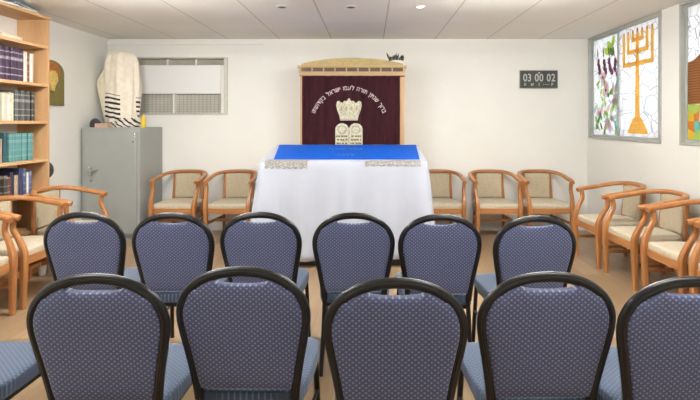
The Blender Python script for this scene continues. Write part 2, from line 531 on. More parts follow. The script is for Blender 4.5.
def pane(parent, a, b, x0, x1, base, shapes):
    bm = bmesh.new(); box(bm, x0, x1, a, b, gz0, gz1, mi=gi[base])
    for pts, cm, lift in shapes:
        pts2 = [(min(max(p, a), b), min(max(q, gz0), gz1)) for p, q in pts]
        prism(bm, pts2, lambda p, q, d: Vector((d, p, q)), x0 - lift, x1 + lift, gi[cm])
    o = link('stained_glass', bm, mats_g, parent, False)
    return o
w2, sa = win_right(2, W1[0], W1[1], 5.205)
# menorah sash is the nearer one
sh = []; mc = 4.84
def bar(y0, y1, z0, z1, m='orange', l=.002): sh.append(([(y0, z0), (y1, z0), (y1, z1), (y0, z1)], m, l))
zt = 2.325
for hw_, zb in ((.255, 1.955), (.17, 2.085), (.085, 2.205)):
    bar(mc - hw_ - .022, mc + hw_ + .022, zb - .004, zb + .04)
    for s in (-1, 1): bar(mc + s * hw_ - .022, mc + s * hw_ + .022, zb + .04, zt - .03)
    for s in (-1, 1): bar(mc + s * hw_ - .012, mc + s * hw_ + .012, zt - .03, zt, 'amber', .002)
sh.append(([(mc - .04, 1.40), (mc + .04, 1.40), (mc + .026, 2.0), (mc + .022, zt - .02), (mc - .022, zt - .02), (mc - .026, 2.0)], 'orange', .003))
bar(mc - .012, mc + .012, zt - .02, zt + .01, 'plum', .003)
for i, (z0, z1, w0, w1) in enumerate(((1.247, 1.30, .185, .16), (1.305, 1.355, .15, .12), (1.36, 1.41, .11, .07))):
    sh.append(([(mc - w0, z0), (mc + w0, z0), (mc + w1, z1), (mc - w1, z1)], 'orange', .002))
pane(sa[0][0], *sa[0][1:], 'white', sh)
# vine and flower sash
sh = []
def leaf(cy, cz, l, w, ang, m):
    pts = []
    for i in range(12):
        t = 2 * PI * i / 12
        a, b = l * math.cos(t), w * math.sin(t) * (1 - .3 * math.cos(t))
        pts.append((cy + a * math.cos(ang) - b * math.sin(ang), cz + a * math.sin(ang) + b * math.cos(ang)))
    sh.append((pts, m, .001 + random.random() * .0015))
a, b = sa[1][1], sa[1][2]
rng = random.Random(3)
for i, yy in enumerate((5.74, 5.60, 5.47, 5.36)):
    zz = 2.03 - .012 * i
    for j in range(6):
        leaf(yy - .012 * j * .8 + rng.uniform(-.02, .02), zz - .03 * j + rng.uniform(-.01, .01) + .08, .032, .028, rng.uniform(0, 3), rng.choice(['grape', 'wine', 'grape', 'plum']))
    leaf(yy + .01, zz + .18, .06, .01, R(80), 'wine')
for (yy, zz, l, m) in ((5.46, 2.24, .09, 'lgreen'), (5.54, 2.2, .07, 'lgreen'), (5.38, 2.3, .06, 'lgreen'), (5.42, 2.18, .06, 'green')):
    leaf(yy, zz, l, l * .55, rng.uniform(.3, 2), m)
for i in range(60):
    yy = rng.uniform(a + .03, b - .03); zz = rng.uniform(gz0 + .03, 1.86)
    m = rng.choice(['lgreen', 'green', 'pgreen', 'pgreen', 'lgreen', 'sky', 'pink'])
    leaf(yy, zz, rng.uniform(.03, .06), rng.uniform(.015, .03), rng.uniform(0, 3), m)
for (yy, zz) in ((5.55, 1.74), (5.34, 1.62), (5.5, 1.34), (5.62, 1.9)):
    for j in range(6): leaf(yy + .045 * math.cos(j * PI / 3), zz + .045 * math.sin(j * PI / 3), .034, .02, j * PI / 3, 'pink')
    leaf(yy, zz, .018, .018, 0, 'plum' if zz > 1.7 else 'lgreen')
for i in range(10): leaf(5.32 + rng.uniform(-.04, .03), gz0 + .05 + i * .07, .05, .022, rng.uniform(1, 2), rng.choice(['pgreen', 'sky', 'pgreen', 'teal']))
leaf(5.66, 1.32, .05, .016, R(60), 'wine')
pane(sa[1][0], *sa[1][1:], 'white', sh)
w3, sb3 = win_right(3, W2[0], W2[1], 3.44)
for q in (0, 1):
    sh = []; a, b = sb3[q][1], sb3[q][2]
    # brown hill / wall with a slanting, stepped top, over a mosaic of coloured cells
    sh.append(([(a, 1.53), (b, 1.52), (b, 1.885), (b - .08, 1.90), (b - .16, 1.95), (b - .24, 1.95), (a, 2.02)], 'brown', .001))
    rr = random.Random(11 + q)
    ny, nz_ = 9, 4
    P = [[(a + (b - a) * i / ny + (0 if i in (0, ny) else rr.uniform(-.018, .018)), gz0 + (1.53 - gz0) * j / nz_ + (0 if j == 0 else rr.uniform(-.02, .02))) for i in range(ny + 1)] for j in range(nz_ + 1)]
    pal = [['yellow', 'amber', 'plum', 'yellow', 'clearwhite'], ['teal', 'lgreen', 'amber', 'plum', 'yellow'], ['amber', 'yellow', 'lgreen', 'teal', 'lgreen']]
    for j in range(nz_):
        for i in range(ny):
            sh.append(([P[j][i], P[j][i + 1], P[j + 1][i + 1], P[j + 1][i]], pal[(j * 2 + i // 3) % 3][(i * 2 + j) % 5], .002))
    pane(sb3[q][0], *sb3[q][1:], 'clearwhite', sh)

# ------------------------------------------------------------------ ceiling fittings
LAMPS = ((-1.75, 3.3), (1.1, 3.3), (-1.75, 1.0), (1.1, 1.0))
for i, (x, y) in enumerate(LAMPS):
    names = ['white fluorescent ceiling light above the left aisle, nearest the locker', 'white fluorescent ceiling light above the right aisle, nearest the menorah window',
             'white fluorescent ceiling light above the left banquet chairs, middle of its row', 'white fluorescent ceiling light above the right banquet chairs, middle of its row']
    t = empty('ceiling_light', (x, y, H), 0, names[i], 'ceiling light', 'fluorescent ceiling lights')
    link('housing', bx(-.64, .64, -.07, .07, -.10, -.06, bev=.006), M['white'], t, False)
    for yy in ((-.04, .04) if y > 2 else (0,)):
        tb = bmesh.new(); tube(tb, [Vector((-.6, yy, -.135)), Vector((.6, yy, -.135))], .022, seg=12); link('fluorescent_tube', tb, M['lamp'], t)
    for s_ in (-.61, .61): link('lamp_holder', bx(s_ - .012, s_ + .012, -.07, .07, -.16, -.10, bev=.003), M['white'], t, False)
    for s_ in (-.5, .5):
        rb = bmesh.new(); tube(rb, [Vector((s_, 0, -.06)), Vector((s_, 0, 0))], .006); link('rod', rb, M['metal'], t)
for i, (u, nm) in enumerate(((282, 'small unlit recessed ceiling spotlight, leftmost of the three'), (351, 'small unlit recessed ceiling spotlight, middle of the three'), (420, 'small recessed ceiling spotlight with bright lens, rightmost of the three'))):
    Y = 4.28
    t = empty('ceiling_spotlight', (PX(u, Y), Y, H), 0, nm, 'spotlight', 'recessed ceiling spotlights')
    r = bmesh.new(); tube(r, [Vector((.042 * math.cos(a_ * PI / 10), .042 * math.sin(a_ * PI / 10), -.004)) for a_ in range(20)], .009, .005, closed=True, seg=8)
    link('rim', r, M['spot'], t)
    r = bmesh.new(); lathe(r, [(.036, -.006), (.036, 0)]); link('lens', r, M['spotlit'] if i == 2 else M['spotdark'], t)

# ------------------------------------------------------------------ bookcase and books
CX0, CX1, CY0, CY1 = XL + .015, -3.01, 3.42, 4.415
t = empty('bookcase', ((CX0 + CX1) / 2, (CY0 + CY1) / 2, 0), 0, 'tall beech bookcase with open shelves against the left wall', 'bookcase')
ox, oy = t.location.x, t.location.y
def cb(name, x0, x1, y0, y1, z0, z1, m, bev=.002): return link(name, bx(x0 - ox, x1 - ox, y0 - oy, y1 - oy, z0, z1, bev=bev), m, t, False)
cb('side_panel', CX0, CX1, CY1 - .022, CY1, 0, 2.322, M['case']); cb('side_panel', CX0, CX1, CY0, CY0 + .022, 0, 2.322, M['case'])
cb('top_board', CX0, CX1 + .012, CY0 - .01, CY1 + .015, 2.322, 2.347, M['caseshelf'])
cb('back_panel', CX0, CX0 + .008, CY0 + .022, CY1 - .022, .06, 2.322, M['white'])
shelf_z = [2.075, 1.72, 1.378, 1.026, .728, .40, .06]
for z in shelf_z: cb('shelf', CX0 + .008, CX1 - .004, CY0 + .022, CY1 - .022, z - .027, z, M['caseshelf'])
cb('plinth', CX1 - .03, CX1 - .012, CY0 + .022, CY1 - .022, 0, .033, M['case'])

def book_bm(th, d, h):
    bm = bmesh.new()
    # cover boards, rounded spine at +x, page block
    box(bm, -d, -.004, -th / 2, -th / 2 + .003, 0, h); box(bm, -d, -.004, th / 2 - .003, th / 2, 0, h)
    pts = []
    for i in range(7):
        a_ = -PI / 2 + PI * i / 6; pts.append((-.010 + .010 * math.cos(a_), th / 2 * math.sin(a_)))
    pts += [(-.014, th / 2), (-.014, -th / 2)]
    prism(bm, pts, lambda p, q, dd: Vector((p, q, dd)), 0, h)
    box(bm, -d + .006, -.010, -th / 2 + .003, th / 2 - .003, .004, h - .004, mi=1)
    return bm
PAGES = plain('page_edges', (228, 218, 196), .9, var=.06, nscale=60)
ORD = ['first', 'second', 'third', 'fourth', 'fifth', 'sixth', 'seventh', 'eighth', 'ninth', 'tenth', 'eleventh', 'twelfth']
def row(z, y_end, xs, items, group):
    """items from the far end toward the viewer: (thickness, height, material, label, lean)"""
    y = y_end
    for (th, h, m, lab, lean) in items:
        d = .19 + random.uniform(-.01, .01)
        o = link('book', book_bm(th, d, h), [BK[m], PAGES])
        y -= th / 2 + .002
        o.location = (xs + random.uniform(-.010, .006), y, z + .0006)
        if lean:
            o.rotation_euler = (lean, 0, 0)
            o.location.y -= h * abs(math.sin(lean)) * 1.05
            o.location.z += th / 2 * abs(math.sin(lean))
            y -= h * abs(math.sin(lean)) * 1.1 + .002
        y -= th / 2
        setp(o, lab, 'book', group)
r2 = [(.045, .262, 'white', 'white book at the right end of the purple volumes on the bookcase', 0), (.040, .272, 'brown', 'brown book between two white books beside the purple volumes', 0),
      (.036, .27, 'white', 'slim white book between the purple volumes and the brown book', 0)]
for i in range(6): r2.append((.050, .282, 'purple', 'dark purple silver-banded volume, %s from the white books, upper bookcase shelf' % ORD[i], 0))
row(1.72, 4.27, CX1 - .035, r2, 'books on the purple shelf')
r3 = []
for i in range(6): r3.append((.038, .255 + (i % 2) * .008, 'black' if i % 2 == 0 else 'slate', ('black' if i % 2 == 0 else 'dark grey') + ' volume, %s from the right end of the black row on the bookcase' % ORD[i], 0))
r3 += [(.024, .235, 'pale', 'pale green book next to the black volumes on the bookcase', 0), (.022, .24, 'cream', 'slim cream book second from the black volumes', 0),
       (.026, .225, 'white', 'white book third from the black volumes, left of the cream book', 0), (.03, .23, 'pinkish', 'pinkish book at the left edge beside pale books', 0), (.03, .23, 'pale', 'pale green book cut off by the left edge of the photo', 0)]
row(1.378, 4.27, CX1 - .035, r3, 'books on the black shelf')
r4 = []
for i in range(9): r4.append((.030, .242, 'teal', 'teal volume, %s from the right end of the teal set on the bookcase' % ORD[i], 0))
r4 += [(.03, .25, 'darkteal', 'dark teal book leaning against the left end of the teal set', R(-5)), (.03, .2, 'tan', 'tan book at the left edge beside the dark teal book', 0), (.04, .21, 'navy', 'navy book cut off at the left edge beside the tan book', 0)]
row(1.026, 4.25, CX1 - .035, r4, 'books on the teal shelf')
r5 = [(.03, .2, 'blue', 'blue book at right end of the lowest visible bookcase row', 0), (.022, .19, 'white', 'slim white book between two blue books on the low shelf', 0), (.045, .225, 'blue', 'thick tall blue book left of the slim white book', 0),
      (.05, .235, 'navy', 'thick navy book on the low shelf between tan and blue books', 0), (.045, .18, 'tan', 'short tan book on the low shelf beside the navy book', 0), (.035, .21, 'navy', 'navy book left of the short tan book on the low shelf', 0),
      (.04, .17, 'brown', 'brown book low on the bookcase, second from the left edge', 0), (.04, .19, 'black', 'black book low on the bookcase at the left edge', 0)]
row(.728, 4.23, CX1 - .035, r5, 'books on the low shelf')
def flat(name, x, y, z, w, d, h, rz, m, lab, cat):
    bm = bmesh.new()
    box(bm, -w / 2, w / 2, -d / 2, d / 2, 0, .003); box(bm, -w / 2, w / 2, -d / 2, d / 2, h - .003, h); box(bm, -w / 2, -w / 2 + .003, -d / 2, d / 2, .003, h - .003)
    box(bm, -w / 2 + .003, w / 2 - .004, -d / 2 + .004, d / 2 - .004, .003, h - .003, mi=1)
    o = link(name, bm, [BK[m], PAGES], None, False); o.location = (x, y, z); o.rotation_euler = (0, 0, rz); return setp(o, lab, cat)
flat('book', -3.13, 3.98, 2.0755, .2, .27, .03, .1, 'cream', 'cream book lying flat alone on the top shelf of the bookcase', 'book')
flat('folder', -3.14, 4.22, 2.3475, .22, .3, .016, .12, 'white', 'white folder lying on top of the bookcase, nearest its far end', 'folder')
flat('folder', -3.12, 3.86, 2.3475, .23, .32, .02, -.1, 'skyblue', 'pale blue folder lying on the bookcase top at the left edge', 'folder')
flat('folder', -3.14, 4.16, 2.3641, .2, .28, .016, -.08, 'leaf', 'green folder lying on the white folder on top of the bookcase', 'folder')
flat('folder', -3.13, 4.12, 2.3806, .2, .28, .012, .2, 'skyblue', 'pale blue folder topmost on the stack above the bookcase', 'folder')

# ------------------------------------------------------------------ things on the left wall
t = empty('wall_hanging', (XL, 4.87, 1.54), 0, 'olive wall hanging with amber and gold badge on the left wall beside the bookcase', 'wall hanging')
def yz(d_, q, x): return Vector((x, d_, q))
bm = bmesh.new()
pts = [(-.2, 0), (.2, 0)] + [(.2 * math.cos(a_ * PI / 14) , .34 + .13 * math.sin(a_ * PI / 14)) for a_ in range(0, 15)]
prism(bm, pts, yz, .002, .022); link('backing', bm, M['olive'], t, False)
bm = bmesh.new(); pts = [(.0 + .12 * math.cos(a_ * PI / 12), .34 + .11 * math.sin(a_ * PI / 12)) for a_ in range(24)]
puff(bm, pts, lambda p, q, d_: Vector((.024 + d_ , p, q)), .012, .004); link('amber_badge', bm, M['amber'], t)
bm = bmesh.new(); pts = [(-.06, .33), (-.075, .26), (-.03, .2), (-.02, .15), (.02, .15), (.03, .2), (.075, .26), (.06, .33), (.03, .36), (-.03, .36)]
prism(bm, pts, yz, .022, .042); link('gold_emblem', bm, M['gold'], t, False)
bm = bmesh.new(); tube(bm, spline([(XL + .012, 4.74, 1.545), (XL + .008, 4.74, 1.3), (XL + .01, 4.72, 1.05)], 6), .004); setp(link('cord', bm, M['cord']), 'thin pale cord hanging down the left wall under the olive hanging', 'cord')
t = empty('hanging_pouch', (-3.19, CY1 + .001, .93), 0, 'small dark pouch on mauve strap hanging from the end of the bookcase', 'pouch')
bm = bmesh.new(); pts = [(.075 * math.cos(a_ * PI / 10), .085 * math.sin(a_ * PI / 10)) for a_ in range(20)]
puff(bm, pts, lambda p, q, d_: Vector((.1 + p, .045 + d_, q - .02)), .035, .012); link('pouch_body', bm, M['pouch'], t)
bm = bmesh.new(); tube(bm, spline([(.1, .045, .05), (.085, .03, .1), (.07, .008, .15)], 6), .012, .004); link('strap', bm, M['mauve'], t)

# ------------------------------------------------------------------ locker and things on it
LX0, LX1, LY0, LY1, LZ = -3.285, -2.62, 5.335, 5.93, 1.305
t = empty('metal_locker', ((LX0 + LX1) / 2, (LY0 + LY1) / 2, 0), 0, 'grey metal locker cabinet standing in the back left corner', 'locker')
hx, hy = (LX1 - LX0) / 2, (LY1 - LY0) / 2
bm = bmesh.new(); box(bm, -hx, hx, -hy + .02, hy, .06, LZ, .006); box(bm, -hx + .02, hx - .02, -hy + .05, hy - .02, 0, .06)
link('body', bm, M['locker'], t, False)
d = link('door', bx(-hx + .035, hx - .03, -hy, -hy + .022, .09, LZ - .045, bev=.005), M['locker'], t, False)
bm = bmesh.new(); box(bm, -hx + .09, -hx + .13, -hy - .008, -hy, .75, .86, .003); tube(bm, [Vector((-hx + .11, -hy - .004, .82)), Vector((-hx + .11, -hy - .035, .82))], .01)
tube(bm, spline([(-hx + .095, -hy - .035, .822), (-hx + .16, -hy - .036, .815), (-hx + .21, -hy - .034, .822)], 4), .011, .008)
link('handle', bm, M['metal'], d)
bm = bmesh.new(); tube(bm, [Vector((-hx + .12, -hy - .007, .70)), Vector((-hx + .12, -hy, .70))], .014); link('lock', bm, M['metal'], d)
bm = bmesh.new(); tube(bm, spline([(hx - .05, -hy - .004, LZ - .05), (hx - .045, -hy - .012, LZ - .13), (hx - .06, -hy - .02, LZ - .17), (hx - .08, -hy - .012, LZ - .15)], 5), .005); link('hook', bm, M['metal'], d)

# prayer shawl heaped over the corner
t = empty('prayer_shawl', (-2.985, 5.66, LZ), 0, 'cream wool prayer shawl with black stripes piled high on the grey locker', 'shawl')
def shawl(name, secs, m, seed, folds=9, amp=.05):
    bm = bmesh.new(); rr = random.Random(seed); N = 72; rings = []
    ph = [rr.uniform(0, 6) for _ in range(4)]
    for (z, cx, cy, hw_, hd) in secs:
        ring = []
        for j in range(N):
            th = 2 * PI * j / N
            fz = 1 + amp * math.sin(folds * th + ph[0] + z * 2.0) + amp * .6 * math.sin((folds * 2 - 3) * th + ph[1] - z * 4) + .012 * math.sin(3 * th + ph[2] + z * 7)
            ring.append(bm.verts.new((cx + hw_ * fz * math.cos(th), cy + hd * fz * math.sin(th), z)))
        rings.append(ring)
    for A, B in zip(rings, rings[1:]):
        for j in range(N): bm.faces.new((A[j], A[(j + 1) % N], B[(j + 1) % N], B[j]))
    bm.faces.new(list(reversed(rings[0]))); bm.faces.new(rings[-1])
    return link(name, bm, M[m], t)
S = []
key = [(.06, .00, 0, .17, .13), (.16, .005, 0, .19, .15), (.32, .01, 0, .20, .15), (.5, .01, .0, .205, .15), (.66, .0, .0, .205, .14), (.78, -.005, 0, .195, .125), (.85, -.01, 0, .175, .105), (.895, -.025, 0, .14, .075), (.92, -.03, 0, .07, .04)]
for i in range(len(key) - 1):
    for q in range(4):
        f = q / 4; S.append(tuple(a_ + (b_ - a_) * f for a_, b_ in zip(key[i], key[i + 1])))
S.append(key[-1])
shawl('shawl_drape', S, 'shawl', 4)
key = [(.03, -.16, .03, .05, .06), (.2, -.17, .03, .075, .08), (.4, -.2, .03, .09, .08), (.5, -.235, .03, .082, .06), (.56, -.23, .03, .08, .06), (.74, -.11, .02, .1, .06), (.8, -.08, .02, .06, .04)]
S = []
for i in range(len(key) - 1):
    for q in range(4):
        f = q / 4; S.append(tuple(a_ + (b_ - a_) * f for a_, b_ in zip(key[i], key[i + 1])))
S.append(key[-1])
shawl('side_fold', S, 'cream', 8, 6, .06)
S = [(.001, .07, -.03, .17, .13), (.03, .08, -.03, .19, .145), (.07, .08, -.03, .17, .13), (.11, .06, -.02, .14, .1)]
shawl('fringed_hem', S, 'fringe', 12, 11, .07)
bm = bmesh.new(); box(bm, -.075, .075, -.05, .05, 0, .045, .004); setp(link('small_box', bm, M['pink'], None, False, (-3.06, 5.40, LZ + .0005)), 'small pinkish box on the locker edge in front of the striped shawl', 'box')
bm = bmesh.new(); lathe(bm, [(.055, 0), (.06, .02), (.055, .06), (.038, .09), (.012, .105)], seg=16)
setp(link('skullcap', bm, M['pouch'], None, True, (-3.19, 5.46, LZ + .0005)), 'small black skullcap on the locker at the left of the shawl', 'cap')
t = empty('spray_bottle', (-2.68, 5.56, LZ + .0005), 0, 'small yellow bottle standing on the locker right of the shawl', 'bottle')
bm = bmesh.new(); lathe(bm, [(.028, 0), (.03, .01), (.03, .09), (.02, .12), (.012, .13)], seg=16); link('bottle_body', bm, M['yellow'], t)
bm = bmesh.new(); lathe(bm, [(.014, .13), (.014, .155)], seg=12); link('cap', bm, M['yellow'], t)

# ------------------------------------------------------------------ ark
AY = 5.5; AS = F / AY
AX0, AX1 = PX(299, AY), PX(405.5, AY); AC = (AX0 + AX1) / 2; AW = (AX1 - AX0) / 2
t = empty('torah_ark', (AC, AY + .22, 0), 0, 'pale wooden ark cabinet with arched top against the back wall', 'ark')
yf, ybk = -.22, .222
bm = bmesh.new(); box(bm, -AW + .01, -AW + .05, yf + .012, ybk - .015, 0, 1.9, .003); link('side_panel', bm, M['case'], t, False)
bm = bmesh.new(); box(bm, AW - .07, AW - .01, yf + .012, ybk - .015, 0, 1.9, .003); link('side_panel', bm, M['case'], t, False)
link('back_board', bx(-AW + .05, AW - .07, ybk - .035, ybk - .015, .05, 1.9), M['case'], t, False)
link('base', bx(-AW + .05, AW - .07, yf + .05, ybk - .035, 0, .05), M['case'], t, False)
zb0, zb1 = PZ(76, AY), PZ(66.5, AY)
link('cornice', bx(-AW + .005, AW - .005, yf - .03, ybk - .015, zb0, zb1, bev=.004), M['arkwood'], t, False)
link('cornice_ledge', bx(-AW - .012, AW + .012, yf - .045, ybk - .015, zb1 - .018, zb1 + .008, bev=.004), M['arkwood'], t, False)
for i in range(9):
    x = -AW + .09 + i * (2 * AW - .18) / 8
    link('frieze_inset', bx(x - .058, x + .058, yf - .036, yf - .025, zb0 + .05, zb0 + .092), M['dentil'], t, False)
bm = bmesh.new(); za = PZ(58, AY); zs = PZ(64, AY)
pts = [(-AW + .03, zb1 + .008)] + [(-AW + .03 + (2 * AW - .06) * i / 20, zs + (za - zs) * math.sin(PI * i / 20) ** .8) for i in range(21)] + [(AW - .03, zb1 + .008)]
prism(bm, pts, lambda a_, b_, d_: Vector((a_, d_, b_)), yf - .02, ybk - .03); link('pediment', bm, M['pediment'], t, False)
# dark sprigs on top
t = empty('foliage_sprig', (AC + AW - .11, AY + .0, PZ(61.8, AY)), 0, 'small dark green sprig lying on the right end of the ark top', 'sprig')
bm = bmesh.new(); rr = random.Random(5)
tube(bm, spline([(-.09, 0, .012), (0, .0, .03), (.09, .0, .018)], 5), .006); link('stem', bm, M['green'], t)
bm = bmesh.new()
for i in range(16):
    a0 = rr.uniform(0, 2 * PI); c0 = Vector((-.08 + .16 * i / 15, rr.uniform(-.01, .01), .022))
    dr = Vector((math.cos(a0) * .5, math.sin(a0) * .5, rr.uniform(.2, 1.1))).normalized(); l = rr.uniform(.06, .10)
    tube(bm, [c0, c0 + dr * l * .5, c0 + dr * l], .014, .003, taper=[.4, 1, .15], seg=6)
link('leaves', bm, M['green'], t)

# curtain
cy_ = AY - .03; CX_0, CX_1 = PX(302, cy_), PX(400, cy_)
bm = bmesh.new(); nx, nz2 = 140, 14; grid = []
def fold(x): 
    return .009 * math.sin(x * 62 + .6 * math.sin(x * 9)) + .006 * math.sin(x * 25 + 1.3)
for j in range(nz2 + 1):
    z = .06 + (zb0 - .002 - .06) * j / nz2
    grid.append([(CX_0 + (CX_1 - CX_0) * i / nx, z) for i in range(nx + 1)])
F_ = [[bm.verts.new((x, cy_ + fold(x), z)) for x, z in rw] for rw in grid]
B_ = [[bm.verts.new((x, cy_ + fold(x) + .006, z)) for x, z in rw] for rw in grid]
for j in range(nz2):
    for i in range(nx):
        bm.faces.new((F_[j][i], F_[j][i + 1], F_[j + 1][i + 1], F_[j + 1][i])); bm.faces.new((B_[j][i], B_[j + 1][i], B_[j + 1][i + 1], B_[j][i + 1]))
for i in range(nx):
    bm.faces.new((F_[0][i], B_[0][i], B_[0][i + 1], F_[0][i + 1])); bm.faces.new((F_[nz2][i], F_[nz2][i + 1], B_[nz2][i + 1], B_[nz2][i]))
for j in range(nz2):
    bm.faces.new((F_[j][0], F_[j + 1][0], B_[j + 1][0], B_[j][0])); bm.faces.new((F_[j][nx], B_[j][nx], B_[j + 1][nx], F_[j + 1][nx]))
cur = setp(link('ark_curtain', bm, M['velvet']), 'maroon velvet curtain with crown and tablets hanging on the front of the ark', 'curtain')
ye0, ye1 = cy_ - .018, cy_ + .004
ec = PX(349, cy_); sy = F / cy_
def front(a_, b_, d_): return Vector((a_, d_, b_))
# arched Hebrew lettering
cz = PZ(126.0, cy_); rad = 36.0 / sy
words = ['ברוך', 'שנתן', 'תורה', 'לעמו', 'ישראל', 'בקדושתו']
size = .072; gap, sp = .009, .040
ws = [[(c_, glyph_mesh(c_, size)[1]) for c_ in w] for w in words]
total = sum(sum(x[1] + gap for x in w) - gap for w in ws) + sp * (len(ws) - 1)
span = R(139); kfac = span * (rad + .02) / total
ang = PI / 2 - span / 2
for w in ws:
    bm = bmesh.new()
    for c_, wd in w:
        am = ang + (wd / 2) * kfac / (rad + .02)
        def fn(a_, b_, d_, am=am):
            r_ = rad + b_; th = am - a_ * kfac / (rad + .02)
            return Vector((ec + r_ * math.cos(th), d_, cz + r_ * math.sin(th)))
        add_glyph(bm, c_, size, fn, ye0, ye1)
        ang += (wd + gap) * kfac / (rad + .02)
    ang += (sp - gap) * kfac / (rad + .02)
    link('embroidered_word', bm, M['thread'], cur, False)
# crown
bm = bmesh.new(); kz = lambda v: PZ(v, cy_)
W_ = 12.8 / sy
pts = [(-.68, 120.5), (.68, 120.5), (.74, 116), (.92, 110), (1.0, 105), (.94, 101.8), (.78, 100.8), (.6, 102.6), (.5, 103), (.36, 100.8), (.18, 101.2), (.1, 100), (.07, 98.6), (-.07, 98.6), (-.1, 100), (-.18, 101.2), (-.36, 100.8), (-.5, 103), (-.6, 102.6), (-.78, 100.8), (-.94, 101.8), (-1.0, 105), (-.92, 110), (-.74, 116)]
prism(bm, [(ec + a_ * W_, kz(v)) for a_, v in pts], front, ye0, ye1)
tube(bm, [Vector((ec - .7 * W_, ye0, kz(119))), Vector((ec + .7 * W_, ye0, kz(119)))], .018, .006)
tube(bm, [Vector((ec - .74 * W_, ye0, kz(115.5))), Vector((ec + .74 * W_, ye0, kz(115.5)))], .009, .006)
for a_ in (-.8, -.42, 0, .42, .8):
    tube(bm, spline([(ec + a_ * .62 * W_, ye0, kz(116)), (ec + a_ * W_, ye0 - .003, kz(109)), (ec + a_ * .95 * W_, ye0, kz(102.5))], 4), .011, .008)
cr = link('crown_emblem', bm, M['silver'], cur, False)
bm = bmesh.new()
for a_ in (-.6, -.2, .2, .6):
    pts = [(ec + a_ * W_ + .012 * math.cos(i * PI / 6), kz(108.5) + .03 * math.sin(i * PI / 6)) for i in range(12)]
    prism(bm, pts, front, ye0 - .003, ye0 + .002)
link('crown_gap', bm, plain('tarnished_thread', (166, 154, 118), .7), cr, False)
# tablets
bm = bmesh.new(); dk = bmesh.new(); tw = 13.6 / sy / 2
for s in (-1, 1):
    xc = ec + s * (tw + .001); zb_ = 1.10; zt_ = kz(123.2); rt = tw * .98
    pts = [(xc - rt, zb_), (xc + rt, zb_)] + [(xc + rt * math.cos(i * PI / 12), zt_ - rt * .9 + rt * .9 * math.sin(i * PI / 12)) for i in range(13)]
    prism(bm, pts, front, ye0, ye1)
    pts = [(xc + rt * .62 * math.cos(i * PI / 8), zt_ - rt * .95 + rt * .55 * math.sin(i * PI / 8)) for i in range(16)]
    for i in range(16):
        p, q = pts[i], pts[(i + 1) % 16]
        tube(dk, [Vector((p[0], ye0, p[1])), Vector((q[0], ye0, q[1]))], .003)
    rr = random.Random(3 + s)
    for r_ in range(5):
        z = zt_ - rt * 1.95 - r_ * .041
        x = xc + rt * .8
        while x > xc - rt * .7:
            w_ = rr.uniform(.012, .028); box(dk, x - w_, x, ye0 - .003, ye0 + .002, z - .009, z + .009); x -= w_ + rr.choice([.003, .004, .012])
tb = link('tablets_emblem', bm, M['silver'], cur, False)
link('tablet_script', dk, M['threaddark'], tb, False)

# ------------------------------------------------------------------ reading table with cloth
TYF, TYB, TXC, THW = 4.455, 5.305, -.25, .785; ZF, ZBk = .985, 1.105
def top_z(y): return ZF + (ZBk - ZF) * (y - TYF) / (TYB - TYF)
t = empty('reading_table', (TXC, (TYF + TYB) / 2, 0), 0, 'dark wooden reading table hidden under the white cloth before the ark', 'table')
tyc = (TYF + TYB) / 2; thd = (TYB - TYF) / 2
bm = bmesh.new()
pts = [(-thd + .01, top_z(TYF) - .03), (thd - .01, top_z(TYB) - .03), (thd - .01, top_z(TYB) - .003), (-thd + .01, top_z(TYF) - .003)]
prism(bm, pts, lambda a_, b_, d_: Vector((d_, a_, b_)), -THW + .01, THW - .01); link('table_top', bm, M['darkwood'], t, False)
link('cabinet_body', bx(-THW + .09, THW - .09, -thd + .06, thd - .06, .09, .95, bev=.004), M['darkwood'], t, False)
for sx in (-1, 1):
    for sy_ in (-1, 1):
        x = sx * (THW - .06); y = sy_ * (thd - .06)
        link('leg', bx(x - .035, x + .035, y - .035, y + .035, 0, .95, bev=.004), M['darkwood'], t, False)
link('plinth', bx(-THW + .1, THW - .1, -thd + .03, thd - .03, 0, .09, bev=.003), M['darkwood'], t, False)

# white cloth
def perim(n_side_x=90, n_side_y=44, r=.02):
    pts = rrect(2 * THW + .012, 2 * thd + .012, r, 5)
    out = []; m = len(pts)
    for i in range(m):
        a_, b_ = Vector(pts[i]), Vector(pts[(i + 1) % m]); L = (b_ - a_).length
        n = max(1, int(L / .018))
        for q in range(n): out.append(a_ + (b_ - a_) * q / n)
    return out
PP = perim(); N = len(PP)
rr = random.Random(21)
bm = bmesh.new(); rings = []
def cz_top(y): return top_z(y + tyc) + .003
levels = [0, .012, .035, .08, .15, .25, .36, .48, .6, .72, .84, .93, 1.0]
def foldamp(i):
    p = PP[i]; s = p.x * 1.0 + p.y * 1.7
    front_ = p.y < 0
    return .5 * math.sin(s * 17 + 1.0) + .35 * math.sin(s * 29 + 2.2) + .3 * math.sin(s * 7.3)
for li, tl in enumerate(levels):
    ring = []
    for i, p in enumerate(PP):
        a_, b_ = PP[i - 1], PP[(i + 1) % N]; tn = (b_ - a_).normalized(); nn = Vector((tn.y, -tn.x))
        if nn.dot(p) < 0: nn = -nn
        corner = (abs(p.x) / THW) ** 8 * (abs(p.y) / thd) ** 6
        off = .008 * min(1, tl * 30) + .045 * tl + .034 * foldamp(i) * min(1, tl * 1.6) + .06 * corner * tl
        if p.y > thd * .5: off *= .45
        zt0 = cz_top(p.y); zb = .075 + .012 * math.sin(p.x * 5)
        z = zt0 - (zt0 - zb) * tl
        ring.append(bm.verts.new((p.x + nn.x * off, p.y + nn.y * off, z)))
    rings.append(ring)
for A, B in zip(rings, rings[1:]):
    for i in range(N): bm.faces.new((A[i], A[(i + 1) % N], B[(i + 1) % N], B[i]))
inner = [bm.verts.new((p.x * .97, p.y * .95, cz_top(p.y * .95) + .001)) for p in PP]
